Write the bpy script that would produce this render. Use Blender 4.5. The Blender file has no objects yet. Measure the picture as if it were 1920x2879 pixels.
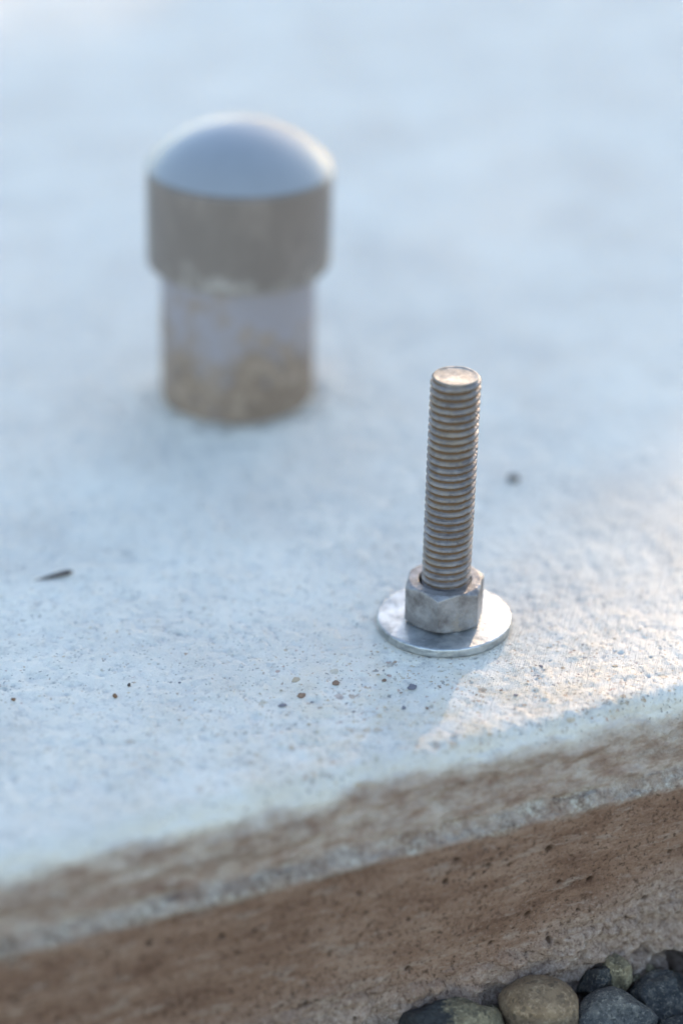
import bpy, bmesh, math, random
import numpy as np
from mathutils import Vector, Matrix, noise as mnoise

random.seed(7)
rng = np.random.default_rng(7)
scene = bpy.context.scene
COL = scene.collection
MM = 0.001
PI = math.pi

# ------------------------------------------------------------------ camera, sky, sun, exposure
cd = bpy.data.cameras.new('camera')
cam = bpy.data.objects.new('camera', cd); COL.objects.link(cam)
cd.sensor_fit = 'VERTICAL'; cd.sensor_height = 36.0; cd.sensor_width = 24.0
cd.lens = 85.0
cd.clip_start = 0.02; cd.clip_end = 500.0
CAM = Vector((-0.0266, -0.5443, 0.3193))
cam.location = CAM
cam.rotation_euler = (math.radians(90 - 27.8), 0, 0)
cd.dof.use_dof = True
cd.dof.focus_distance = 0.6085
cd.dof.aperture_fstop = 3.5
cd.dof.aperture_blades = 0
scene.camera = cam

SUN_EL, SUN_AZ = math.radians(17.0), math.radians(15.0)     # azimuth from +Y towards +X
SUN = Vector((math.cos(SUN_EL) * math.sin(SUN_AZ), math.cos(SUN_EL) * math.cos(SUN_AZ), math.sin(SUN_EL)))
world = bpy.data.worlds.new('World'); scene.world = world; world.use_nodes = True
wn = world.node_tree; wn.nodes.clear()
sky = wn.nodes.new('ShaderNodeTexSky'); sky.sky_type = 'NISHITA'; sky.sun_disc = False
sky.sun_elevation = SUN_EL; sky.sun_rotation = SUN_AZ
sky.air_density = 1.0; sky.dust_density = 0.5; sky.ozone_density = 1.0
bg = wn.nodes.new('ShaderNodeBackground'); bg.inputs['Strength'].default_value = 0.15
wo = wn.nodes.new('ShaderNodeOutputWorld')
wn.links.new(sky.outputs[0], bg.inputs[0]); wn.links.new(bg.outputs[0], wo.inputs[0])
sd = bpy.data.lights.new('sun', 'SUN'); sd.energy = 2.0; sd.angle = math.radians(0.53); sd.color = (1.0, 0.74, 0.48)
sun = bpy.data.objects.new('sun', sd); COL.objects.link(sun)
sun.rotation_euler = SUN.to_track_quat('Z', 'Y').to_euler(); sun.location = SUN * 20
vs = scene.view_settings
vs.view_transform = 'Standard'; vs.look = 'None'; vs.gamma = 1.0; vs.use_curve_mapping = False
vs.exposure = 2.1
scene.cycles.max_bounces = 6; scene.cycles.use_denoising = True

# ------------------------------------------------------------------ helpers
def tag(o, label=None, cat=None, group=None, kind=None):
    if label: o['label'] = label
    if cat: o['category'] = cat
    if group: o['group'] = group
    if kind: o['kind'] = kind
    return o

def link(name, me, mat=None, parent=None, smooth=True):
    o = bpy.data.objects.new(name, me); COL.objects.link(o)
    if mat: me.materials.append(mat)
    if smooth:
        me.polygons.foreach_set('use_smooth', np.ones(len(me.polygons), dtype=bool))
    if parent: o.parent = parent
    return o

def empty(name, loc=(0, 0, 0), rot=(0, 0, 0)):
    o = bpy.data.objects.new(name, None); COL.objects.link(o)
    o.location = loc; o.rotation_euler = rot; o.empty_display_size = 0.01
    return o

def mesh_np(name, V, Q):
    me = bpy.data.meshes.new(name)
    V = np.ascontiguousarray(V, dtype=np.float32); Q = np.ascontiguousarray(Q, dtype=np.int32)
    n, k = Q.shape
    me.vertices.add(len(V)); me.vertices.foreach_set('co', V.ravel())
    me.loops.add(n * k); me.loops.foreach_set('vertex_index', Q.ravel())
    me.polygons.add(n); me.polygons.foreach_set('loop_start', np.arange(n, dtype=np.int32) * k)
    me.polygons.foreach_set('loop_total', np.full(n, k, dtype=np.int32))
    me.update(calc_edges=True); me.validate()
    return me

def grid_quads(nu, nv, wrap=False, flip=False):
    """vertex index = i*nv + j ; i along u, j along v"""
    iu = np.arange(nu if wrap else nu - 1); jv = np.arange(nv - 1)
    I, J = np.meshgrid(iu, jv, indexing='ij')
    I2 = (I + 1) % nu
    a = I * nv + J; b = I2 * nv + J; c = I2 * nv + J + 1; d = I * nv + J + 1
    q = np.stack([a, b, c, d], -1).reshape(-1, 4)
    return q[:, ::-1] if flip else q

def set_attr(me, name, arr):
    at = me.attributes.new(name, 'FLOAT', 'POINT')
    at.data.foreach_set('value', np.ascontiguousarray(arr, dtype=np.float32).ravel())

def _hash(ix, iy, seed):
    h = (ix.astype(np.int64) * 374761393 + iy.astype(np.int64) * 668265263 + seed * 1442695041) & 0xffffffff
    h = ((h ^ (h >> 13)) * 1274126177) & 0xffffffff
    h = ((h ^ (h >> 16)) * 2246822519) & 0xffffffff
    return ((h ^ (h >> 15)) & 0xffffff) / float(0xffffff)

def vn(x, y, seed=0):
    """value noise, -1..1"""
    x, y = np.broadcast_arrays(np.asarray(x, float), np.asarray(y, float))
    ix = np.floor(x); iy = np.floor(y); fx = x - ix; fy = y - iy
    fx = fx * fx * fx * (fx * (fx * 6 - 15) + 10); fy = fy * fy * fy * (fy * (fy * 6 - 15) + 10)
    a = _hash(ix, iy, seed); b = _hash(ix + 1, iy, seed); c = _hash(ix, iy + 1, seed); d = _hash(ix + 1, iy + 1, seed)
    return 2 * ((a * (1 - fx) + b * fx) * (1 - fy) + (c * (1 - fx) + d * fx) * fy) - 1

def fbm(x, y, seed=0, octv=4, gain=0.5, lac=2.03):
    s = 0; a = 1; t = 0
    ca, sa = math.cos(0.6), math.sin(0.6)
    for k in range(octv):
        s = s + a * vn(x, y, seed + k * 17); t += a; a *= gain
        x, y = (x * ca - y * sa) * lac + 3.1, (x * sa + y * ca) * lac + 7.7
    return s / t

def sstep(a, b, x):
    t = np.clip((x - a) / (b - a), 0, 1); return t * t * (3 - 2 * t)

# ------------------------------------------------------------------ node helpers
class NT:
    def __init__(s, name):
        s.m = bpy.data.materials.new(name); s.m.use_nodes = True
        s.t = s.m.node_tree; s.t.nodes.clear()
        s.out = s.n('ShaderNodeOutputMaterial'); s.b = s.n('ShaderNodeBsdfPrincipled')
        s.l(s.b.outputs[0], s.out.inputs[0])
        s.tc = s.n('ShaderNodeTexCoord').outputs['Object']
    def n(s, t, **k):
        nd = s.t.nodes.new(t)
        for a, v in k.items(): setattr(nd, a, v)
        return nd
    def l(s, a, b): s.t.links.new(a, b)
    def put(s, sock, v):
        if isinstance(v, bpy.types.NodeSocket): s.l(v, sock)
        elif isinstance(v, (tuple, list)) and len(v) == 3 and sock.type == 'RGBA': sock.default_value = (*v, 1)
        else: sock.default_value = v
    def scl(s, sc, rotz=0.0, src=None):
        if rotz:
            m0 = s.n('ShaderNodeMapping'); s.l(src or s.tc, m0.inputs['Vector']); m0.inputs['Rotation'].default_value = (0, 0, rotz); src = m0.outputs[0]
        m = s.n('ShaderNodeMapping'); s.l(src or s.tc, m.inputs['Vector'])
        m.inputs['Scale'].default_value = sc if isinstance(sc, tuple) else (sc, sc, sc)
        return m.outputs[0]
    def noise(s, scale, detail=4, rough=0.55, vec=None, dist=0.0, color=False):
        nd = s.n('ShaderNodeTexNoise'); nd.inputs['Scale'].default_value = scale
        nd.inputs['Detail'].default_value = detail; nd.inputs['Roughness'].default_value = rough
        nd.inputs['Distortion'].default_value = dist
        s.l(vec or s.tc, nd.inputs['Vector']); return nd.outputs[1 if color else 0]
    def vor(s, scale, vec=None, rnd=1.0, feature='F1'):
        nd = s.n('ShaderNodeTexVoronoi'); nd.feature = feature; nd.inputs['Scale'].default_value = scale
        nd.inputs['Randomness'].default_value = rnd; s.l(vec or s.tc, nd.inputs['Vector'])
        return nd.outputs['Distance'], nd.outputs['Color']
    def ramp(s, fac, stops, interp='LINEAR'):
        nd = s.n('ShaderNodeValToRGB'); r = nd.color_ramp; r.interpolation = interp
        while len(r.elements) < len(stops): r.elements.new(0.5)
        for e, (p, c) in zip(r.elements, stops):
            e.position = p; e.color = (*c, 1) if isinstance(c, tuple) else (c, c, c, 1)
        s.l(fac, nd.inputs[0]); return nd.outputs[0]
    def mix(s, fac, a, b, mode='MIX'):
        nd = s.n('ShaderNodeMix', data_type='RGBA', blend_type=mode)
        s.put(nd.inputs[0], fac); s.put(nd.inputs[6], a); s.put(nd.inputs[7], b); return nd.outputs[2]
    def math(s, op, a, b=0.0, clamp=False):
        nd = s.n('ShaderNodeMath', operation=op, use_clamp=clamp); s.put(nd.inputs[0], a); s.put(nd.inputs[1], b); return nd.outputs[0]
    def attr(s, name):
        nd = s.n('ShaderNodeAttribute'); nd.attribute_name = name; return nd.outputs['Fac']
    def sep(s, col):
        nd = s.n('ShaderNodeSeparateColor'); s.l(col, nd.inputs[0]); return nd.outputs
    def bump(s, h, strength=1.0, dist=0.0002, prev=None):
        nd = s.n('ShaderNodeBump'); nd.inputs['Strength'].default_value = strength; nd.inputs['Distance'].default_value = dist
        s.l(h, nd.inputs['Height'])
        if prev is not None: s.l(prev, nd.inputs['Normal'])
        return nd.outputs[0]
    def fin(s, col, rough=0.8, metal=0.0, normal=None, spec=0.5):
        s.put(s.b.inputs['Base Color'], col); s.put(s.b.inputs['Roughness'], rough); s.put(s.b.inputs['Metallic'], metal)
        s.b.inputs['Specular IOR Level'].default_value = spec
        if normal is not None: s.l(normal, s.b.inputs['Normal'])
        return s.m

# ------------------------------------------------------------------ materials
def mat_concrete():
    t = NT('concrete')
    dirt = t.attr('dirt'); stain = t.attr('stain'); grit = t.attr('grit'); trow = t.attr('trowel'); pit = t.attr('pit'); ledge = t.attr('ledge'); hc = t.attr('crumble')
    blotch = t.noise(22, 5, 0.6); fine = t.noise(260, 5, 0.65); micro = t.noise(1500, 3, 0.6)
    top = t.ramp(blotch, [(0.30, (0.535, 0.470, 0.405)), (0.5, (0.625, 0.556, 0.475)), (0.70, (0.70, 0.628, 0.535))])
    top = t.mix(t.ramp(fine, [(0.30, 0.5), (0.45, 0.0)]), top, (0.38, 0.345, 0.31))
    top = t.mix(t.ramp(micro, [(0.55, 0.0), (0.75, 0.35)]), top, (0.76, 0.70, 0.61))
    mot = t.noise(110, 5, 0.72)
    top = t.mix(t.ramp(mot, [(0.32, 0.55), (0.43, 0.0)]), top, (0.36, 0.325, 0.29))
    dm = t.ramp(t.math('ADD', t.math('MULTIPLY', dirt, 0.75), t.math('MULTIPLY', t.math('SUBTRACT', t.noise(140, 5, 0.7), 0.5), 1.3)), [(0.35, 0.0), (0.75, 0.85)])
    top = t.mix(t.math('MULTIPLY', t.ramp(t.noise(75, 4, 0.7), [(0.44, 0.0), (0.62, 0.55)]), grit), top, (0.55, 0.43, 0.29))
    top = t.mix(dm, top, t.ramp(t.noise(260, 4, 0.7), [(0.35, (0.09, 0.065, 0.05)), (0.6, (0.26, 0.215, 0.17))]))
    # pinholes all over with their inner shade painted dark, sand grains where the surface is worn
    hole = None
    vs_ = t.n('ShaderNodeVectorMath', operation='MULTIPLY_ADD'); t.l(t.noise(900, 2, 0.6, color=True), vs_.inputs[0]); vs_.inputs[1].default_value = (0.0011,) * 3; t.l(t.tc, vs_.inputs[2]); WV = vs_.outputs[0]
    for sc, thr, bias, amt in ((1150, 0.86, 0.11, 0.62), (520, 0.91, 0.08, 0.65)):
        d, c = t.vor(sc, WV); q = t.sep(c)
        on = t.math('LESS_THAN', t.math('ADD', d, t.math('MULTIPLY', t.math('SUBTRACT', micro, 0.5), 0.5)), t.math('ADD', t.math('MULTIPLY', q[2], 0.28), bias))
        sel = t.math('GREATER_THAN', t.math('ADD', q[1], t.math('MULTIPLY', t.math('SUBTRACT', mot, 0.5), -0.35)), thr)
        m = t.math('MULTIPLY', on, sel); hole = m if hole is None else t.math('MAXIMUM', hole, m)
        top = t.mix(t.math('MULTIPLY', m, amt), top, (0.17, 0.145, 0.135))
    for sc, thr, amt in ((1050, 0.98, 0.60), (640, 1.00, 0.62), (340, 1.12, 0.5)):
        d, c = t.vor(sc, WV); q = t.sep(c)
        gcol = t.ramp(q[0], [(0.0, (0.30, 0.15, 0.075)), (0.2, (0.44, 0.28, 0.14)), (0.4, (0.20, 0.17, 0.16)), (0.6, (0.50, 0.36, 0.20)), (0.8, (0.29, 0.245, 0.19)), (1.0, (0.38, 0.18, 0.12))])
        on = t.math('LESS_THAN', t.math('ADD', d, t.math('MULTIPLY', t.math('SUBTRACT', micro, 0.5), 0.6)), t.math('ADD', t.math('MULTIPLY', q[2], 0.30), 0.14))
        sel = t.math('GREATER_THAN', t.math('ADD', q[1], t.math('MULTIPLY', grit, 0.42)), thr)
        top = t.mix(t.math('MULTIPLY', t.math('MULTIPLY', on, sel), amt), top, gcol)
    # side: soil stained form face, smeared along the boards
    ALN = -math.radians(23.1)
    sn = t.noise(1.0, 6, 0.68, vec=t.scl((48, 48, 150), rotz=ALN)); smear = t.noise(1.0, 6, 0.72, vec=t.scl((95, 95, 330), rotz=ALN)); grain = t.noise(760, 5, 0.78)
    side = t.ramp(sn, [(0.28, (0.188, 0.089, 0.052)), (0.45, (0.302, 0.162, 0.100)), (0.60, (0.393, 0.228, 0.148)), (0.78, (0.502, 0.325, 0.228))])
    side = t.mix(t.ramp(smear, [(0.54, 0.0), (0.68, 0.8)]), side, (0.49, 0.345, 0.26))
    side = t.mix(t.ramp(grain, [(0.36, 0.85), (0.47, 0.0)]), side, (0.085, 0.042, 0.024))
    side = t.mix(t.ramp(grain, [(0.56, 0.0), (0.70, 0.55)]), side, (0.50, 0.36, 0.275))
    side = t.mix(t.math('MULTIPLY', hc, 0.75), side, t.ramp(grain, [(0.35, (0.22, 0.135, 0.095)), (0.5, (0.46, 0.325, 0.25)), (0.66, (0.66, 0.51, 0.41))]))
    side = t.mix(t.math('MULTIPLY', pit, 0.9), side, (0.060, 0.025, 0.010))
    gn = t.noise(480, 6, 0.78); gb = t.noise(130, 4, 0.7)
    gritty = t.ramp(gn, [(0.36, (0.112, 0.065, 0.044)), (0.45, (0.300, 0.206, 0.150)), (0.55, (0.500, 0.388, 0.300)), (0.68, (0.750, 0.700, 0.575))])
    lf = t.math('MULTIPLY', ledge, t.ramp(gb, [(0.34, 0.15), (0.55, 1.0)]))
    bm_ = t.attr('bandmask')
    bandc = t.ramp(t.noise(1.0, 5, 0.7, vec=t.scl((110, 110, 260), rotz=ALN)), [(0.34, (0.300, 0.175, 0.119)), (0.48, (0.463, 0.312, 0.231)), (0.62, (0.663, 0.506, 0.400))])
    side = t.mix(t.math('MULTIPLY', bm_, 0.75), side, bandc)
    side = t.mix(lf, side, gritty)
    f = t.math('ADD', stain, t.math('MULTIPLY', t.math('SUBTRACT', t.noise(150, 4, 0.7), 0.5), 0.9))
    f = t.ramp(f, [(0.18, 0.0), (0.88, 1.0)])
    col = t.mix(f, top, side)
    # relief
    n1 = t.bump(t.noise(330, 6, 0.75), 0.85, 0.0011)
    stre = t.noise(1.0, 4, 0.65, vec=t.scl((760, 42, 300), rotz=math.radians(13)), dist=0.25)
    n2 = t.bump(t.math('MULTIPLY', stre, trow), 1.0, 0.0012, n1)
    n2 = t.bump(t.math('SUBTRACT', 1.0, hole), 0.7, 0.0003, n2)
    n2 = t.bump(t.math('MULTIPLY', grain, f), 1.0, 0.0016, n2)
    n3 = t.bump(micro, 0.5, 0.00025, n2)
    rough = t.mix(f, t.mix(blotch, (0.66,) * 3, (0.82,) * 3), (0.92,) * 3)
    return t.fin(col, rough, 0.0, n3, 0.3)

def mat_galv(name, base, dark, dust, dustamt, metal, rough, sc=1.0, groove=None, spangle=0.06):
    t = NT(name)
    a = t.noise(170 * sc, 5, 0.65); b = t.noise(620 * sc, 4, 0.7); c = t.noise(70 * sc, 4, 0.6)
    d, vc = t.vor(260 * sc); r = t.sep(vc)[0]
    col = t.mix(t.ramp(a, [(0.40, 0.0), (0.62, 1.0)]), dark, base)
    col = t.mix(t.math('MULTIPLY', r, spangle), col, (0.85, 0.87, 0.9))
    du = t.ramp(t.math('ADD', t.math('MULTIPLY', c, 0.6), t.math('MULTIPLY', b, 0.4)), [(0.62 - dustamt * 0.3, 0.0), (0.74 - dustamt * 0.25, 1.0)])
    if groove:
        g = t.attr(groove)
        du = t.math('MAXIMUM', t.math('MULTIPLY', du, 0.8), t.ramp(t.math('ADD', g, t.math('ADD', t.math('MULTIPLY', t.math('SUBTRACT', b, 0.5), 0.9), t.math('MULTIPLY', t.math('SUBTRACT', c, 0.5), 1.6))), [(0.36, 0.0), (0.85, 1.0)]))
    spec = t.ramp(b, [(0.26, 1.0), (0.36, 0.0)])
    col = t.mix(t.math('MULTIPLY', spec, 0.5), col, (0.13, 0.11, 0.10))
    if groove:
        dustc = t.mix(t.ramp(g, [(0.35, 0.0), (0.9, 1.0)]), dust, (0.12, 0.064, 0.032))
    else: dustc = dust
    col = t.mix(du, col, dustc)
    ro = t.mix(du, t.mix(a, (rough + 0.12,) * 3, (rough - 0.06,) * 3), (0.9,) * 3)
    me = t.math('MULTIPLY', t.math('SUBTRACT', 1.0, du), metal)
    n = t.bump(b, 0.4, 0.00025); n = t.bump(t.noise(2600 * sc, 2, 0.6), 0.35, 0.0001, n)
    return t.fin(col, ro, me, n, 0.5)

def mat_plastic(name, base, dirt, dirty_from, dirty_to, gloss, spec=0.5, scuff=0.0):
    t = NT(name)
    a = t.noise(48, 5, 0.7); b = t.noise(200, 5, 0.7)
    z = t.n('ShaderNodeSeparateXYZ'); t.l(t.tc, z.inputs[0])
    mr = t.n('ShaderNodeMapRange'); t.l(z.outputs[2], mr.inputs[0]); mr.inputs[1].default_value = dirty_from; mr.inputs[2].default_value = dirty_to
    f = t.math('ADD', t.math('MULTIPLY', mr.outputs[0], 0.45), t.math('ADD', t.math('MULTIPLY', a, 0.75), t.math('MULTIPLY', b, 0.42)))
    d1 = t.ramp(f, [(0.76, 0.0), (0.90, 0.85)])
    dc = t.ramp(b, [(0.3, dirt[0]), (0.5, dirt[1]), (0.7, dirt[2])])
    col = t.mix(t.ramp(a, [(0.3, 0.0), (0.7, 1.0)]), base, tuple(x * 1.12 for x in base))
    col = t.mix(d1, col, dc)
    if scuff:
        sv = t.noise(1.0, 5, 0.72, vec=t.scl((130, 130, 45)))
        col = t.mix(t.ramp(sv, [(0.52, 0.0), (0.70, scuff)]), col, tuple(min(0.6, x * 2.1) for x in base))
    ro = t.mix(d1, (gloss,) * 3, (0.9,) * 3)
    n = t.bump(b, 0.25, 0.0002)
    return t.fin(col, ro, 0.0, n, spec)

def mat_stone(name, c0, c1, c2, sc=180, rough=0.62, split=None, tone=False):
    t = NT(name)
    a = t.noise(sc, 6, 0.7); b = t.noise(sc * 3.5, 5, 0.75); d, vc = t.vor(sc * 5)
    col = t.ramp(a, [(0.32, c0), (0.52, c1), (0.72, c2)])
    col = t.mix(t.ramp(b, [(0.53, 0.0), (0.68, 0.75)]), col, tuple(min(1, x * 1.5 + 0.02) for x in c2))
    col = t.mix(t.ramp(t.sep(vc)[0], [(0.0, 0.6), (0.22, 0.0)]), col, tuple(x * 0.4 for x in c0))
    if split:
        z = t.n('ShaderNodeSeparateXYZ'); t.l(t.tc, z.inputs[0])
        f = t.ramp(t.math('ADD', t.math('MULTIPLY', z.outputs[0], 90.0), t.math('MULTIPLY', a, 0.9)), [(0.22, 0.0), (0.32, 1.0)])
        col = t.mix(f, t.ramp(b, [(0.35, (0.010, 0.009, 0.009)), (0.6, (0.034, 0.031, 0.029)), (0.8, (0.20, 0.17, 0.14))]), col)
    if tone:
        g = t.attr('tone'); col = t.mix(1.0, col, t.ramp(g, [(0.0, (0.35, 0.33, 0.31)), (0.35, (0.8, 0.78, 0.75)), (0.6, (1.5, 1.25, 0.95)), (0.8, (1.9, 1.6, 1.2)), (1.0, (1.0, 1.0, 1.0))]), 'MULTIPLY')
    n = t.bump(a, 0.9, 0.0022); n = t.bump(b, 0.9, 0.0009, n)
    return t.fin(col, rough, 0.0, n, 0.5)

def mat_simple(name, c0, c1, sc, rough=0.9, bumpd=0.001):
    t = NT(name); a = t.noise(sc, 6, 0.65)
    return t.fin(t.ramp(a, [(0.3, c0), (0.7, c1)]), rough, 0.0, t.bump(a, 0.6, bumpd), 0.3)

M_CON = mat_concrete()
M_WASH = mat_galv('galvanised_washer', (0.42, 0.42, 0.415), (0.23, 0.235, 0.24), (0.38, 0.33, 0.27), 0.12, 0.85, 0.44, spangle=0.16)
M_NUT = mat_galv('galvanised_nut', (0.27, 0.25, 0.245), (0.125, 0.107, 0.102), (0.22, 0.17, 0.13), 0.18, 0.55, 0.48)
M_BOLT = mat_galv('weathered_bolt', (0.215, 0.187, 0.182), (0.115, 0.094, 0.09), (0.25, 0.19, 0.138), 0.5, 0.4, 0.55, 1.3, 'groove')
M_BEND = mat_galv('bolt_end_zinc', (0.27, 0.25, 0.23), (0.17, 0.15, 0.135), (0.27, 0.215, 0.165), 0.7, 0.3, 0.6, 1.3)
M_PIPE = mat_plastic('grey_pvc_pipe', (0.225, 0.193, 0.198), ((0.07, 0.042, 0.024), (0.185, 0.118, 0.07), (0.30, 0.22, 0.16)), 0.060, -0.006, 0.45)
M_CAP = mat_plastic('grey_pvc_cap', (0.148, 0.115, 0.096), ((0.17, 0.14, 0.115), (0.25, 0.21, 0.18), (0.36, 0.31, 0.27)), 0.062, 0.030, 0.36, 0.4, 0.32)
M_DOME = mat_plastic('skylit_pvc_dome', (0.205, 0.205, 0.215), ((0.2, 0.19, 0.18), (0.26, 0.25, 0.24), (0.33, 0.32, 0.31)), 0.2, 0.3, 0.42, 0.5)  # cap plastic made paler and bluer, sky reflection put into the colour
M_GROUND = mat_simple('gravel_soil', (0.24, 0.185, 0.13), (0.36, 0.29, 0.215), 60, 0.95, 0.01)
M_BARK = mat_simple('bark', (0.05, 0.037, 0.027), (0.13, 0.10, 0.075), 30, 0.9, 0.01)
M_LEAF = mat_simple('leaf_green', (0.035, 0.06, 0.018), (0.07, 0.11, 0.03), 6, 0.6, 0.001)
M_DARK = mat_simple('dark_litter', (0.05, 0.04, 0.037), (0.12, 0.09, 0.075), 900, 0.85, 0.0002)
M_SEED = mat_simple('brown_litter', (0.09, 0.045, 0.02), (0.2, 0.1, 0.05), 900, 0.7, 0.0002)

# ------------------------------------------------------------------ ground
gv = []; 
def ground():
    R = [0.0, 0.3, 0.8, 2, 5, 12, 30, 80, 220]; n = 48
    V = [(0, 0, 0)]; F = []
    for r in R[1:]:
        for k in range(n): V.append((r * math.cos(2 * PI * k / n), r * math.sin(2 * PI * k / n), 0))
    for k in range(n): F.append((0, 1 + k, 1 + (k + 1) % n))
    for i in range(len(R) - 2):
        for k in range(n):
            a = 1 + i * n; F.append((a + k, a + n + k, a + n + (k + 1) % n, a + (k + 1) % n))
    me = bpy.data.meshes.new('ground'); me.from_pydata(V, [], F)
    o = link('ground', me, M_GROUND); o.location = (0, 0, -0.0880); tag(o, kind='structure')
ground()

# ------------------------------------------------------------------ concrete slab
ALPHA = math.radians(23.1)
TV = np.array([math.cos(ALPHA), math.sin(ALPHA)]); NV = np.array([-math.sin(ALPHA), math.cos(ALPHA)])
P0 = np.array([0.0, -0.0615]) - NV * 0.0042
PIPE = (-0.0591, 0.1407)

def to_uv(x, y):
    d = np.stack([np.asarray(x) - P0[0], np.asarray(y) - P0[1]], -1)
    return d @ TV, d @ NV

def slab():
    u = np.concatenate([-np.geomspace(1.5, 0.14, 26)[:-1], np.arange(-0.14, 0.128, 0.00042), np.geomspace(0.128, 1.5, 28)])
    # profile (v, z): form face, ledge, hand-edged band, bullnose, trowelled top
    prof = []
    prof += [(0.0015 * (z + 0.0235) / -0.07, z) for z in np.arange(-0.100, -0.0232, 0.00042)]
    prof += [(0.00015, -0.0229), (0.0005, -0.0225), (0.0009, -0.0221), (0.0013, -0.02175), (0.0017, -0.0214), (0.0021, -0.0211), (0.0025, -0.0208), (0.0029, -0.0205), (0.0032, -0.0202), (0.0034, -0.0198)]
    zz = np.arange(-0.0194, -0.0068, 0.0004)
    prof += [(0.0034 + 0.0011 * (z + 0.0194) / 0.0126, z) for z in zz]
    v0 = 0.0046; r = 0.0068
    for a in np.linspace(8, 90, 26):
        ar = math.radians(a); prof.append((v0 + r - r * math.cos(ar), -r + r * math.sin(ar)))
    vs_ = np.concatenate([np.arange(0.0118, 0.135, 0.00048), np.geomspace(0.1355, 0.62, 130)[0:], np.geomspace(0.64, 2.6, 24)])
    prof += [(v, 0.0) for v in vs_]
    prof += [(2.61, -0.004), (2.612, -0.1)]
    P = np.array(prof); nu, npf = len(u), len(P)
    T = np.gradient(P, axis=0); T /= np.linalg.norm(T, axis=1)[:, None]
    N = np.stack([-T[:, 1], T[:, 0]], 1)           # outward normal (v, z)
    U = u[:, None] * np.ones((1, npf)); PV = np.ones((nu, 1)) * P[:, 0]; PZ = np.ones((nu, 1)) * P[:, 1]
    s = np.concatenate([[0], np.cumsum(np.linalg.norm(np.diff(P, axis=0), axis=1))]); S = np.ones((nu, 1)) * s
    X = P0[0] + U * TV[0] + PV * NV[0]; Y = P0[1] + U * TV[1] + PV * NV[1]
    topw = sstep(-0.0040, -0.0004, PZ); topw[:, -2:] = 0
    face = 1 - sstep(-0.0245, -0.0222, PZ)
    band = (1 - topw) * (1 - face)
    ledge = sstep(-0.0240, -0.0226, PZ) * (1 - sstep(-0.0204, -0.0192, PZ))
    um, sm = U * 1000, S * 1000; xm, ym, zm = X * 1000, Y * 1000, PZ * 1000
    d = np.zeros_like(U)
    # trowelled top
    near = 1 - sstep(0.25, 0.6, PV)
    d += topw * (0.45 * fbm(xm / 60, ym / 60, 3, 3) + near * (0.26 * fbm(xm / 7, ym / 7, 5, 3) + (0.30 - 0.12 * sstep(0, 30, xm)) * fbm(xm / 3.6, ym / 3.6, 6, 2) - (0.75 - 0.5 * sstep(0, 30, xm)) * np.clip(fbm(xm / 3.0, ym / 2.4, 7, 3) - 0.24, 0, 1) + 0.15 * fbm(xm / 1.8, ym / 1.8, 9, 2)))
    # trowel ridges, right of the bolt
    tro = topw * sstep(2, 32, xm - 0.25 * ym) * (1 - sstep(40, 120, ym)) + 0.12 * topw
    ca, sa = math.cos(math.radians(12)), math.sin(math.radians(12))
    xr, yr = xm * ca + ym * sa, -xm * sa + ym * ca
    d += tro * 0.20 * fbm(xr / 2.2 + 0.8 * vn(xm / 14, ym / 14, 77), yr / 22, 31, 3)
    d += topw * near * 0.10 * np.clip(fbm(xm / 9, ym / 5, 55, 2) - 0.25, 0, 1)
    # hand-edged band: lumps, drips and flow marks
    d += band * (1.5 * fbm(um / 16, sm / 7, 12, 3) + 0.8 * fbm(um / 4.5, sm / 2.2, 14, 3) + 0.12 * fbm(um / 1.2, sm / 0.9, 15, 2))
    d += ledge * (0.8 * fbm(um / 6, sm / 6, 21, 3) + 0.35 * fbm(um / 1.3, sm / 1.1, 22, 2) + 0.3)
    # form face
    rough_w = sstep(-50, -68, zm + 7 * fbm(um / 30, 0 * um, 41, 2) - 0.09 * (um - 15)) * face
    d += face * (0.55 * fbm(um / 34, sm / 16, 51, 3) + 0.20 * fbm(um / 7, sm / 2.4, 53, 3) + 0.24 * fbm(um / 2.0, sm / 1.4, 54, 3))
    rid = 1 - np.abs(fbm(um / 11, sm / 6.5, 61, 4)) * 2
    d += rough_w * (2.8 * fbm(um / 12, sm / 7, 63, 4) + 1.0 * (rid - 0.5) + 0.9 * fbm(um / 2.4, sm / 1.8, 64, 3) + 1.0)
    hole = sstep(0.18, 0.45, fbm(um / 9, sm / 6, 66, 2)) * sstep(-67, -75, zm) * face * sstep(8, 34, um)
    d -= hole * 7.0
    # cement fillet round the pipe
    rp = np.hypot(X - PIPE[0], Y - PIPE[1]) * 1000
    ang = np.arctan2(Y - PIPE[1], X - PIPE[0])
    coll = topw * (1 - sstep(24, 40 + 8 * vn(ang * 2.2, 0 * ang, 91), rp))
    d += coll * (0.9 + 0.8 * fbm(xm / 8, ym / 8, 92, 3) + 0.3 * fbm(xm / 2.5, ym / 2.5, 93, 2))
    moat = topw * np.exp(-((rp - 38) / 5) ** 2); d -= moat * (0.1 + 0.5 * fbm(xm / 9, ym / 9, 94, 2))
    # flat seat under washer
    rw = np.hypot(X, Y + 0.0012) * 1000
    seat = topw * (1 - sstep(17.5, 20.5, rw)); d = d * (1 - seat)
    # air-bubble pits
    pit = np.zeros_like(U)
    def pits(lst, surf):
        for (pu, ps, pr, pd) in lst:
            i0, i1 = np.searchsorted(u, (pu - 2.2 * pr, pu + 2.2 * pr)); j0, j1 = np.searchsorted(s, (ps - 2.2 * pr, ps + 2.2 * pr))
            if i1 <= i0 or j1 <= j0: continue
            q = np.hypot(U[i0:i1, j0:j1] - pu, (S[i0:i1, j0:j1] - ps) * 1.15) / pr
            k = 1 - sstep(0.45, 1.15, q)
            d[i0:i1, j0:j1] -= k * pd * 1000; pit[i0:i1, j0:j1] = np.maximum(pit[i0:i1, j0:j1], k * surf)
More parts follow.
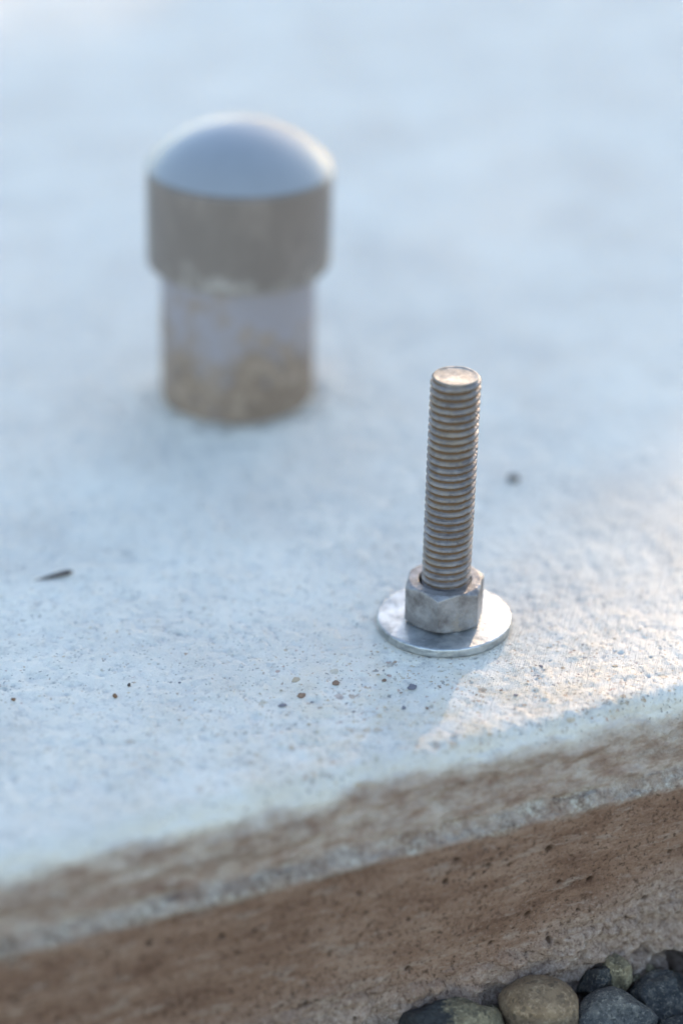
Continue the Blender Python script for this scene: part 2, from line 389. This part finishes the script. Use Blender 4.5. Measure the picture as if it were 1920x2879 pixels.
    s_lip = s[np.argmin(np.abs(P[:, 1] + 0.0232) + (P[:, 0] > 0.003))]
    L = []
    for k in range(150):
        big = k < 40
        L.append((rng.uniform(-0.125, 0.115), rng.uniform(0.002, s_lip - 0.002), rng.uniform(0.0007, 0.0014) if big else rng.uniform(0.0003, 0.0007), rng.uniform(0.0008, 0.0014)))
    # clustered instead of evenly sprinkled
    cl = [(rng.uniform(-0.11, 0.11), rng.uniform(0.01, s_lip)) for k in range(16)]
    for k in range(150):
        a, b = cl[k % 16]; L.append((a + rng.normal(0, 0.005), b + rng.normal(0, 0.0025), rng.uniform(0.0003, 0.0008), rng.uniform(0.0006, 0.0012)))
    pits(L, 1.0)
    # crumbled mortar lumps along the foot
    lump = np.zeros_like(U)
    for k in range(900):
        lu = rng.uniform(-0.08, 0.115); dep = rng.random() ** 0.7; lz = -0.086 + (1 - dep) * (0.024 + 0.10 * max(0.0, lu) * 1.0); lr = rng.uniform(0.0009, 0.0034) * (0.6 + 0.5 * dep); ls = lz + 0.100
        i0, i1 = np.searchsorted(u, (lu - lr * 1.6, lu + lr * 1.6)); j0, j1 = np.searchsorted(s, (ls - lr, ls + lr))
        if i1 <= i0 or j1 <= j0: continue
        q = ((U[i0:i1, j0:j1] - lu) / 1.45) ** 2 + (S[i0:i1, j0:j1] - ls) ** 2; q = q / lr ** 2 * (1 + 0.35 * vn(um[i0:i1, j0:j1] / 1.1, sm[i0:i1, j0:j1] / 0.9, k))
        lump[i0:i1, j0:j1] = np.maximum(lump[i0:i1, j0:j1], lr * 1000 * rng.uniform(0.7, 1.2) * np.sqrt(np.clip(1 - q, 0, 1)))
    d += lump * face
    s_top = s[np.argmax(P[:, 0] >= 0.0118)]
    L = []
    for k in range(1500):
        L.append((rng.uniform(-0.13, 0.125), s_top + rng.uniform(0, 0.16), rng.uniform(0.0003, 0.0006) * (1.0 if k % 17 else 1.8), rng.uniform(0.0002, 0.0005)))
    pits(L, 0.0)
    d *= MM
    V3 = np.stack([X + d * N[:, 0] * NV[0], Y + d * N[:, 0] * NV[1], PZ + d * N[:, 1]], -1).reshape(-1, 3)
    Q = grid_quads(nu, npf)
    me = mesh_np('concrete_slab', V3, Q)
    # soil staining of the side: creeps unevenly up onto the edge
    st = 1 - sstep(-0.0098, -0.0012, PZ + 0.0028 * fbm(um / 12, sm / 8, 71, 4) - 0.0004)
    st = st * (1 - band * (0.20 + 0.16 * fbm(um / 10, sm / 5, 73, 3)))
    st[:, -2:] = 0.5
    wid = 0.0011 * fbm(um / 7, 0 * um, 80, 3)
    lg = sstep(-0.0246, -0.0228, PZ + wid) * (1 - sstep(-0.0200, -0.0180, PZ + 1.3 * wid)) * (0.55 + 0.45 * sstep(-0.3, 0.3, fbm(um / 9, sm / 3, 81, 3)))
    streak = sstep(0.15, 0.5, fbm(um / 14, sm / 2.6, 83, 3)) * band * 0.55
    gritm = topw * np.clip(np.exp(-(((X - 0.012) / 0.055) ** 2 + ((Y + 0.045) / 0.033) ** 2)) + 0.55 * np.exp(-(((X + 0.05) / 0.05) ** 2 + ((Y + 0.075) / 0.02) ** 2)) + 0.1, 0, 1)
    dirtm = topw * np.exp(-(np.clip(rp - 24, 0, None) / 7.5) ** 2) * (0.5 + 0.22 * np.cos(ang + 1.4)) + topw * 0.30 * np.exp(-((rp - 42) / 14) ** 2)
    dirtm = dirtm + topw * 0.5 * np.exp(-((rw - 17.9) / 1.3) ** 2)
    for nme, a in (('dirt', dirtm), ('stain', st), ('ledge', np.maximum(lg, streak * 0.7)), ('grit', gritm), ('trowel', tro), ('pit', pit), ('crumble', rough_w), ('bandmask', band)): set_attr(me, nme, a)
    o = link('concrete_slab', me, M_CON); tag(o, 'pale trowelled concrete slab with a brown soil-stained rough edge', None, kind='structure')
    # end walls
    for i in (0, nu - 1):
        col = V3[i * npf:(i + 1) * npf]
        pts = col[::6]; pts = np.concatenate([pts, [[col[-1][0], col[-1][1], -0.1]]])
        m2 = bpy.data.meshes.new('slab_end'); f = list(range(len(pts)))
        m2.from_pydata([tuple(p) for p in pts], [], [f if i else f[::-1]])
        e = link('slab_end', m2, M_CON, o, smooth=False)
    return o
SLAB = slab()

# aggregate grains flush in the worn slab surface
def grains():
    mats = [mat_simple('grain_purple', (0.10, 0.09, 0.105), (0.22, 0.20, 0.21), 700, 0.8, 0.0002),
            mat_simple('grain_tan', (0.30, 0.22, 0.14), (0.46, 0.37, 0.26), 700, 0.8, 0.0002),
            mat_simple('grain_brown', (0.12, 0.07, 0.045), (0.28, 0.17, 0.11), 700, 0.8, 0.0002)]
    meshes = []
    for k, m in enumerate(mats):
        bm = bmesh.new(); bmesh.ops.create_icosphere(bm, subdivisions=2, radius=1.0)
        for v in bm.verts: v.co *= 1 + 0.5 * mnoise.noise(v.co * 1.3 + Vector((k * 9, 0, 0)))
        me = bpy.data.meshes.new('aggregate_grain'); bm.to_mesh(me); bm.free(); me.materials.append(m)
        me.polygons.foreach_set('use_smooth', np.ones(len(me.polygons), dtype=bool)); meshes.append(me)
    spots = [(-0.0091, -0.0321, 1.25, 0), (-0.0115, -0.0412, 1.2, 0), (-0.0379, -0.0286, 1.3, 1), (-0.0365, -0.036, 1.2, 2), (-0.041, -0.0405, 1.1, 0), (-0.028, -0.03, 1.0, 2), (0.044, -0.0085, 1.0, 1), (0.0605, -0.003, 1.3, 0), (0.050, -0.016, 1.0, 1), (0.0425, -0.022, 0.8, 1)]
    for k in range(70):
        x = rng.normal(0.012, 0.038); y = rng.normal(-0.043, 0.016)
        uu, vv = to_uv(x, y)
        if vv < 0.017 or math.hypot(x, y) < 0.021: continue
        spots.append((x, y, rng.uniform(0.3, 0.62), int(rng.integers(0, 3))))
    for (x, y, r, k) in spots:
        o = bpy.data.objects.new('aggregate_grain', meshes[k]); COL.objects.link(o); o.parent = SLAB
        o.location = (x, y, -0.00005); a = rng.uniform(0.6, 1.0)
        o.scale = (r * MM * 1.1, r * MM * a, r * MM * 0.12); o.rotation_euler = (0, 0, rng.uniform(0, 6.28))
grains()

# ------------------------------------------------------------------ capped pipe
def lathe(name, prof, n, mat, parent, nz=0.0, seed=0):
    P = np.array(prof); th = np.arange(n) * 2 * PI / n
    R = P[:, 0][None, :] * np.ones((n, 1)); Z = P[:, 1][None, :] * np.ones((n, 1)); TH = th[:, None] * np.ones((1, len(P)))
    if nz:
        k = np.round(n / 40.0)
        R = R + nz * fbm(np.cos(TH) * 3 + 10, np.sin(TH) * 3 + Z * 200, seed, 3) * (R > 1e-5)
    V = np.stack([R * np.cos(TH), R * np.sin(TH), Z], -1).reshape(-1, 3)
    return link(name, mesh_np(name, V, grid_quads(n, len(P), wrap=True)), mat, parent)

def pipe():
    root = empty('capped_pipe', (PIPE[0], PIPE[1], 0), (0, math.radians(1.7), 0))
    tag(root, 'grey plastic pipe stub with domed end cap rising from the slab', 'pipe')
    R = 0.0236
    lathe('pipe', [(R, -0.012)] + [(R, z) for z in np.linspace(-0.01, 0.0440, 30)] + [(0.019, 0.0441)], 128, M_PIPE, root, 0.00012, 4)
    RC = 0.0279; prof = [(R + 0.0002, 0.0458), (R + 0.0003, 0.0446), (RC - 0.0016, 0.0443), (RC - 0.0006, 0.0446), (RC - 0.0001, 0.0453), (RC, 0.0467)]
    prof += [(RC, z) for z in np.linspace(0.048, 0.0752, 14)]
    # shoulder then shallow dome
    z0, h = 0.0750, 0.0134
    cap = lathe('end_cap', prof + [(RC - 0.0001, z0 + 0.0001), (RC - 0.002, z0 + 0.0002)], 160, M_CAP, root, 0.0, 5)
    Rs = (RC * RC + h * h) / (2 * h); dome = []
    for a in np.linspace(1, 0, 60):
        q = math.sin(a * PI / 2); zs = math.sqrt(Rs * Rs - (q * RC) ** 2) - (Rs - h); ze = h * math.sqrt(max(0, 1 - q * q))
        dome.append((max(q * RC, 1e-5), z0 + 0.91 * zs + 0.09 * ze))
    lathe('dome', dome, 160, M_DOME, cap, 0.0, 5)
pipe()

# ------------------------------------------------------------------ washer, nut, bolt
def washer():
    Ro, Ri, t = 0.01745, 0.0071, 0.0025
    n = 360; e = 0.00035
    prof = [(Ri, 0.0), (Ro - e, 0.0), (Ro - 0.0001, 0.0001), (Ro, e)] + [(Ro, z) for z in np.linspace(0.0006, t - 0.0006, 7)] + [(Ro, t - e), (Ro - 0.00007, t - 0.00015), (Ro - 0.0002, t - 0.00004), (Ro - e - 0.0001, t)]
    prof += [(r, t) for r in np.linspace(Ro - 0.0008, Ri + 0.0003, 22)] + [(Ri, t - 0.0002), (Ri, 0.0)]
    P = np.array(prof); th = np.arange(n) * 2 * PI / n; m = len(P)
    R = np.ones((n, 1)) * P[:, 0]; Z = np.ones((n, 1)) * P[:, 1]; TH = th[:, None] * np.ones((1, m))
    cx, sx = np.cos(TH), np.sin(TH)
    rim = sstep(0.0166, 0.0174, R)
    R = R + rim * MM * (0.07 * fbm(cx * 9 + 30, sx * 9 + Z * 900, 3, 3) + 0.05 * vn(TH * 50 / 2 / PI * 2, Z * 1500, 8))
    top = (Z > t * 0.7)
    Z = Z + top * MM * (0.05 * fbm(cx * R * 260 + 50, sx * R * 260, 6, 3)) - top * rim * MM * 0.25 * np.clip(fbm(cx * 14 + 5, sx * 14, 15, 2) - 0.35, 0, 1) * 3
    V = np.stack([R * cx, R * sx, Z], -1).reshape(-1, 3)
    o = link('washer', mesh_np('washer', V, grid_quads(n, m, wrap=True)), M_WASH)
    o.location = (0, -0.0012, 0.00012)
    tag(o, 'large flat shiny galvanised steel washer lying on the concrete under the nut', 'washer')
washer()

NUT_Z, NUT_H = 0.0027, 0.0110
def nut():
    n = 720; AF = 0.01905; rc = AF / 2 * 0.985; hole = 0.00665
    phi0 = math.radians(18.7)
    th = np.arange(n) * 2 * PI / n
    a = (th - phi0 - PI / 6 + PI / 6 * 7) % (PI / 3) - PI / 6
    Rh = (AF / 2) / np.cos(a)
    Rh = -np.log(np.exp(-Rh / 0.00022) + np.exp(-np.full_like(Rh, AF / 2 * 1.147) / 0.00022)) * 0.00022   # worn corners
    ch = np.clip(Rh - rc, 0, None) * math.tan(math.radians(34))
    cols = []
    def add(r, z): cols.append(np.stack([r, z], -1))
    one = np.ones(n)
    zb = 0.0 + ch * 0.8; zt = NUT_H - ch
    add(one * hole, one * 0.0); add(one * (AF / 2 * 0.9), one * 0.0); add(one * rc * 0.985, one * 0.0)
    add(np.minimum(Rh, rc) , 0.00008 * one)
    add(Rh - 0.00022, zb - 0.00004); add(Rh - 0.00006, zb + 0.00012); add(Rh, zb + 0.0004)
    for f in np.linspace(0.08, 0.92, 26): add(Rh, zb + 0.0004 + (zt - zb - 0.0008) * f)
    add(Rh, zt - 0.0004); add(Rh - 0.00005, zt - 0.00016); add(Rh - 0.00018, zt - 0.00003)
    for f in (0.66, 0.33): add(rc + (Rh - 0.00018 - rc) * f, NUT_H - 0.00004 - (ch * f))
    add(one * rc * 0.992, one * NUT_H - 0.00003)
    for r in np.linspace(rc * 0.97, hole + 0.0004, 14): add(one * r, one * NUT_H)
    add(one * (hole + 0.00015), one * (NUT_H - 0.0001)); add(one * hole, one * (NUT_H - 0.0004)); add(one * (hole - 0.0001), one * (NUT_H - 0.002)); add(one * hole, one * 0.0)
    G = np.stack(cols, 1); m = G.shape[1]
    R, Z = G[..., 0], G[..., 1]; TH = th[:, None] * np.ones((1, m)); cx, sx = np.cos(TH), np.sin(TH)
    X, Y = R * cx, R * sx
    out = sstep(0.0072, 0.0088, R)
    nz = fbm(X * 700 + Z * 310, Y * 700 - Z * 420, 5, 4) * 0.00007 + fbm(X * 180 + Z * 120, Y * 180 + Z * 90, 6, 3) * 0.00012
    edge = np.exp(-((Z - zt[:, None]) / 0.0006) ** 2) * out
    nz = nz + edge * 0.00009 * fbm(TH * 9, Z * 0 + 1.0, 8, 4)
    s = 1 + out * nz / np.maximum(R, 0.001)
    Z = Z + np.where(Z > NUT_H * 0.9, out * nz * 0.8, 0)
    V = np.stack([X * s, Y * s, Z], -1).reshape(-1, 3)
    o = link('hex_nut', mesh_np('hex_nut', V, grid_quads(n, m, wrap=True)), M_NUT)
    o.location = (0, -0.0012, NUT_Z)
    tag(o, 'dull grey galvanised hexagonal nut tightened on the bolt above the washer', 'nut')
nut()

def bolt():
    root = empty('anchor_bolt', (0, -0.0012, 0), (0, math.radians(1.3), 0))
    tag(root, 'tall weathered threaded steel bolt standing upright out of the slab', 'bolt')
    p = 0.00203; Rm = 0.00635; dep = 0.00098; top = 0.0710; n = 144
    z = np.concatenate([np.linspace(-0.006, 0.008, 15), np.arange(0.0085, top - 0.0012, 0.000105), np.linspace(top - 0.0012, top - 0.00015, 12)])
    th = np.arange(n) * 2 * PI / n
    TH, Z = np.meshgrid(th, z, indexing='ij')
    fr = (Z / p - TH / (2 * PI)) % 1.0
    tri = np.abs(2 * fr - 1)                       # 0 crest, 1 root
    g = np.clip((tri - 0.24) / 0.60, 0, 1); g = 0.55 * g + 0.45 * g * g * (3 - 2 * g)
    cx, sx = np.cos(TH), np.sin(TH)
    nz = fbm(cx * 6 + 20 + Z * 150, sx * 6 + Z * 1500, 4, 4)
    R = Rm - dep * g * (1 - 0.06 * nz)
    R += 0.00008 * nz * (0.4 + 0.6 * (1 - g)) + 0.00009 * fbm(cx * 22 + Z * 900, sx * 22 + Z * 3100, 14, 2) * (1 - g * 0.6)
    ding = sstep(0.35, 0.6, fbm(cx * 3.2 + 9, sx * 3.2 + Z * 330, 24, 2)) * (1 - g); R -= ding * 0.00022
    # chamfered end
    lim = Rm - np.clip(Z - (top - 0.0009), 0, None) * 0.75
    cap = Z > top - 0.0009
    g = np.where(Z < 0.009, 0.5, g)
    R = np.where(Z < 0.008, Rm - 0.0005, R)
    R = np.minimum(R, lim)
    g = np.where(cap, g * 0.5, g)
    V = np.stack([R * cx, R * sx, Z], -1).reshape(-1, 3)
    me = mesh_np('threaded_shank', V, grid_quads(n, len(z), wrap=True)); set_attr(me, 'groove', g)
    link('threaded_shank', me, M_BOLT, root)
    # end face, slightly dished with a raised burr
    rr = np.array([0.0057, 0.00567, 0.00555, 0.0053, 0.0050, 0.0042, 0.0035, 0.0027, 0.0018, 0.0009, 0.00001])
    zz = np.array([top - 0.00018, top - 0.00004, top + 0.00008, top + 0.00004, top - 0.0001, top - 0.00016, top - 0.0002, top - 0.00022, top - 0.00022, top - 0.00022, top - 0.00022])
    th = np.arange(96) * 2 * PI / 96
    R = np.ones((96, 1)) * rr; Z = np.ones((96, 1)) * zz; T2 = th[:, None] * np.ones((1, len(rr)))
    X, Y = R * np.cos(T2), R * np.sin(T2); Z = Z + 0.00010 * fbm(X * 600 + 9, Y * 600 + 4, 5, 3)
    link('end_face', mesh_np('end_face', np.stack([X, Y, Z], -1).reshape(-1, 3), grid_quads(96, len(rr), wrap=True)), M_BEND, root)
bolt()

# ------------------------------------------------------------------ gravel stones at the foot of the slab
def stone_mesh(name, r, seed, cuts, rough, sub=4):
    rg = random.Random(seed)
    bm = bmesh.new(); bmesh.ops.create_icosphere(bm, subdivisions=sub, radius=1.0)
    planes = []
    for k in range(cuts):
        d = Vector((rg.gauss(0, 1), rg.gauss(0, 1), rg.gauss(0, 0.8))).normalized(); planes.append((d, rg.uniform(0.62, 0.9)))
    off = Vector((seed * 3.7, seed * 1.3, seed * 7.1))
    for v in bm.verts:
        c = v.co.copy()
        for d, h in planes:
            q = c.dot(d)
            if q > h: c -= d * (q - h) * 0.97
        c *= 1 + 0.10 * mnoise.noise(c * 1.1 + off)
        c += c.normalized() * rough * (mnoise.fractal(c * 3.0 + off, 1.0, 2.0, 4))
        v.co = Vector((c.x * r[0], c.y * r[1], c.z * r[2]))
    me = bpy.data.meshes.new(name); bm.to_mesh(me); bm.free()
    return me

MS = dict(
    brown=mat_stone('stone_brown', (0.155, 0.088, 0.044), (0.27, 0.165, 0.088), (0.36, 0.235, 0.135), 210, 0.55),
    grey=mat_stone('stone_grey', (0.055, 0.047, 0.041), (0.165, 0.140, 0.116), (0.36, 0.29, 0.215), 330, 0.6),
    tan=mat_stone('stone_tan', (0.12, 0.085, 0.045), (0.27, 0.20, 0.11), (0.46, 0.36, 0.22), 260, 0.6),
    dark=mat_stone('stone_dark', (0.018, 0.017, 0.016), (0.068, 0.058, 0.051), (0.260, 0.202, 0.143), 300, 0.45),
    mixed=mat_stone('stone_mixed', (0.045, 0.040, 0.036), (0.10, 0.088, 0.075), (0.19, 0.16, 0.125), 300, 0.6, tone=True),
    two=mat_stone('stone_two_tone', (0.08, 0.06, 0.035), (0.25, 0.185, 0.10), (0.43, 0.33, 0.19), 240, 0.55, split=True))
GG = 'gravel stones at the foot of the slab'
def stone(label, loc, r, rot, mat, seed, cuts, rough):
    o = link('gravel_stone', stone_mesh('gravel_stone', [x * MM for x in r], seed, cuts, rough), MS[mat])
    o.location = [x * MM for x in loc]; o.rotation_euler = [math.radians(x) for x in rot]
    tag(o, label, 'stone', GG); return o
stone('smooth rounded brown pebble resting against the foot of the slab', (23.4, -66, -74.0), (10.6, 8.3, 8.2), (0, 8, -8), 'brown', 3, 2, 0.022)
stone('broad blue-grey stone with a blunt ridge right of the brown pebble', (41.4, -65, -78.6), (12.2, 8.8, 7.9), (8, -4, 12), 'grey', 12, 12, 0.06)
stone('angular two-tone stone, black at left and mottled tan at right', (0.8, -73, -73.0), (12.8, 8.5, 8.8), (0, 4, 10), 'two', 22, 12, 0.07)
stone('small upright tan stone wedged behind the blue-grey stone', (43.8, -51.5, -74.0), (3.7, 4.5, 6.6), (10, -6, 20), 'tan', 31, 9, 0.08)
stone('small dark pointed chip between brown pebble and tan stone', (38.0, -54, -75.5), (3.6, 4, 6.0), (0, 28, 0), 'dark', 41, 10, 0.08)
stone('dark speckled angular stone at the right edge above its neighbours', (56.0, -54, -82.0), (10, 8, 8.6), (0, -14, 0), 'dark', 53, 12, 0.09)
stone('black stone low in the bottom right corner', (59.5, -67, -85.0), (9.2, 9, 7.0), (0, 8, 30), 'dark', 61, 10, 0.08)
stone('sliver of dark stone in front of the brown pebble at the bottom edge', (31.0, -81, -74.0), (6.5, 6, 4.0), (0, 0, 40), 'dark', 71, 9, 0.08)

def gravel_bed():
    protos = []
    for k in range(10):
        me = stone_mesh('g', (1, 1, 1), 100 + k, 6, 0.03, 2)
        V = np.array([v.co[:] for v in me.vertices]); F = np.array([p.vertices[:] for p in me.polygons]); protos.append((V, F)); bpy.data.meshes.remove(me)
    VV, FF, TT = [], [], []; off = 0
    keep = [(23.3, -66, 10.5), (41.2, -65, 11), (0.8, -73, 12.5), (43.4, -51, 6), (38, -54, 6), (55.5, -53, 10), (58.5, -67, 10), (31, -81, 7)]
    for k in range(5200):
        uu = rng.uniform(-0.55, 0.6); vv = -rng.uniform(0.0, 0.7) ** 1.35 - 0.004
        r = rng.uniform(0.0045, 0.0105)
        x, y = P0 + TV * uu + NV * (vv - r * 0.6)
        if any(math.hypot(x * 1000 - a, y * 1000 - b) < c + r * 400 for a, b, c in keep): continue
        V, F = protos[k % 10]
        a = rng.uniform(0, 6.28); ca, sa = math.cos(a), math.sin(a)
        W = V * np.array([r, r * rng.uniform(0.7, 1), r * rng.uniform(0.5, 0.8)])
        W = np.stack([W[:, 0] * ca - W[:, 1] * sa + x, W[:, 0] * sa + W[:, 1] * ca + y, W[:, 2] - 0.0765 + r * rng.uniform(-0.2, 0.15)], 1)
        VV.append(W); FF.append(F + off); off += len(V); TT.append(np.full(len(V), rng.random()))
    me = mesh_np('gravel', np.concatenate(VV), np.concatenate(FF))
    set_attr(me, 'tone', np.concatenate(TT)); o = link('gravel', me, MS['mixed']); tag(o, 'grey and brown gravel bed spread in front of the slab', 'gravel', kind='stuff')
gravel_bed()

def fines():
    me0 = stone_mesh('g', (1, 1, 1), 140, 6, 0.03, 1); V0 = np.array([v.co[:] for v in me0.vertices]); F0 = np.array([p.vertices[:] for p in me0.polygons]); bpy.data.meshes.remove(me0)
    VV, FF = [], []
    for k in range(2600):
        uu = rng.uniform(-0.10, 0.12); vv = 0.003 - abs(rng.normal(0, 0.013)); r_ = 0.0005 + 0.0016 * rng.random() ** 2.2
        x, y = P0 + TV * uu + NV * vv; a = rng.uniform(0, 6.28); ca, sa = math.cos(a), math.sin(a)
        W = V0 * np.array([r_, r_ * rng.uniform(0.6, 1), r_ * rng.uniform(0.5, 0.9)])
        zb = -0.0865 + 0.010 * np.exp(-((vv) / 0.007) ** 2) * (0.6 + 0.4 * math.sin(uu * 160))
        VV.append(np.stack([W[:, 0] * ca - W[:, 1] * sa + x, W[:, 0] * sa + W[:, 1] * ca + y, W[:, 2] + zb + rng.uniform(-0.001, 0.001)], 1)); FF.append(F0 + k * len(V0))
    o = link('grit_fines', mesh_np('grit_fines', np.concatenate(VV), np.concatenate(FF)), MS['tan']); tag(o, 'loose sandy grit packed between the gravel and the slab foot', 'grit', kind='stuff')
fines()

# ------------------------------------------------------------------ litter on the slab
def litter(name, label, cat, loc, r, rotz, mat, seed):
    o = link(name, stone_mesh(name, [x * MM for x in r], seed, 5, 0.05, 3), mat)
    o.location = (loc[0] * MM, loc[1] * MM, r[2] * 0.75 * MM); o.rotation_euler = (0, 0, math.radians(rotz)); tag(o, label, cat)
def sliver():
    n, m = 26, 12; V = []
    for i in range(n):
        f = i / (n - 1); w = 1.35 * (f ** 0.75) * (1 - max(0, f - 0.86) * 5.5) + 0.03
        for k in range(m):
            a = 2 * PI * k / m; V.append(((f - 0.5) * 11.0, math.cos(a) * w + 0.25 * math.sin(f * 5), max(-0.15, math.sin(a) * w * 0.65) + 0.35 + 0.5 * f * f + 0.1 * mnoise.noise(Vector((f * 9, k, 2)))))
    V = np.array(V) * MM
    o = link('bark_sliver', mesh_np('bark_sliver', V, grid_quads(n, m)), M_DARK); o.location = (-0.1042, 0.0234, -0.0001); o.rotation_euler = (0, 0, math.radians(27))
    tag(o, 'dark pointed sliver of bark lying left on the pale slab', 'bark')
sliver()
litter('grit', 'blurred dark crumb of grit on the slab right of the bolt', 'grit', (23.2, 80.3, 0), (1.7, 1.6, 1.3), 0, M_DARK, 6)
litter('seed', 'tiny dark brown seed on the slab, larger of the left pair', 'seed', (-82.5, -36.8, 0), (0.62, 0.85, 0.5), 20, M_SEED, 7)
litter('seed', 'tiny brown seed on the slab near the left picture edge', 'seed', (-107.4, -38.4, 0), (0.62, 0.6, 0.45), 0, M_SEED, 8)
litter('seed', 'faint purplish seed just behind the dark brown seed', 'seed', (-79.4, -31.5, 0), (0.6, 0.45, 0.4), 60, M_DARK, 9)

# ------------------------------------------------------------------ unseen tree added towards the sun to shade most of the slab
def tube(bm, pts, rad, n=10):
    rings = []
    for i, p in enumerate(pts):
        d = (pts[min(i + 1, len(pts) - 1)] - pts[max(i - 1, 0)]).normalized()
        a = d.orthogonal().normalized(); b = d.cross(a)
        rings.append([bm.verts.new(p + (a * math.cos(2 * PI * k / n) + b * math.sin(2 * PI * k / n)) * rad[i]) for k in range(n)])
    for r0, r1 in zip(rings, rings[1:]):
        for k in range(n): bm.faces.new((r0[k], r0[(k + 1) % n], r1[(k + 1) % n], r1[k]))
    bm.faces.new(rings[-1])

def tree():
    D = 6.3; base = Vector((SUN.x, SUN.y, 0)).normalized() * D; base.x -= 0.6
    root = empty('added_shade_tree', (base.x, base.y, -0.0880)); tag(root, 'unseen leafy tree added towards the sun to shade the slab', 'tree')
    rg = random.Random(3)
    H = D * math.tan(SUN_EL); bm = bmesh.new()
    pts = [Vector((0.04 * math.sin(k * 1.3), 0.05 * math.cos(k * 1.7), k * 0.21)) for k in range(8)]
    tube(bm, pts, [0.13 - 0.011 * k for k in range(8)], 14)
    tips = []
    for k in range(16):
        p = pts[2 + k % 6].copy(); a = k * 2.4; d = Vector((math.cos(a), math.sin(a), 0.1 + 0.3 * rg.random())).normalized(); br = [p.copy()]
        for q in range(5):
            d = (d + Vector((rg.gauss(0, 0.16), rg.gauss(0, 0.16), 0.02))).normalized(); p = p + d * 0.25; br.append(p.copy())
        tube(bm, br, [0.055, 0.042, 0.032, 0.022, 0.014, 0.006], 7); tips += br[2:]
    me = bpy.data.meshes.new('trunk'); bm.to_mesh(me); bm.free(); link('trunk', me, M_BARK, root)
    V, F = [], []
    for k in range(26000):
        if k % 5 < 2: c = tips[rg.randrange(len(tips))] + Vector((rg.gauss(0, 0.2), rg.gauss(0, 0.2), rg.gauss(0, 0.16)))
        else:
            c = Vector((rg.gauss(0, 1), rg.gauss(0, 1), rg.gauss(0, 1))).normalized() * rg.random() ** 0.4
            c = Vector((c.x * 1.5, c.y * 1.1, c.z * 0.8 + H - 0.35))
        w = c + Vector((base.x, base.y, -0.08)); g = w - SUN * (w.z / SUN.z)                   # where its shadow falls
        if g.y < -0.24 + 0.06 * math.sin(g.x * 9): continue                                      # crown cut flat to keep the yard in front sunlit
        dd = 0.88 * (g.x - 0.020) - 0.47 * (g.y + 0.022)
        if dd > -0.012 and g.y < 0.55 and rg.random() < (0.985 if dd < 0.5 else 0.5): continue   # leaves left out to let the right-hand sun patch through
        if math.hypot(g.x + 0.24, (g.y - 0.60) * 0.8) < 0.12 and rg.random() < 0.93: continue   # a second gap, cut for the sun patch at far left
        L = rg.uniform(0.026, 0.046); d = Vector((rg.gauss(0, 1), rg.gauss(0, 1), rg.gauss(0, 0.6))).normalized(); s = d.orthogonal().normalized()
        s = Matrix.Rotation(rg.uniform(0, 6.28), 3, d) @ s; nn = d.cross(s); i = len(V)
        V += [c - d * L, c + s * L * 0.5 + nn * L * 0.12, c + d * L, c - s * L * 0.5 + nn * L * 0.12]; F += [(i, i + 1, i + 2), (i, i + 2, i + 3)]
    me = bpy.data.meshes.new('crown'); me.from_pydata(V, [], F); link('crown', me, M_LEAF, root, smooth=False)
tree()
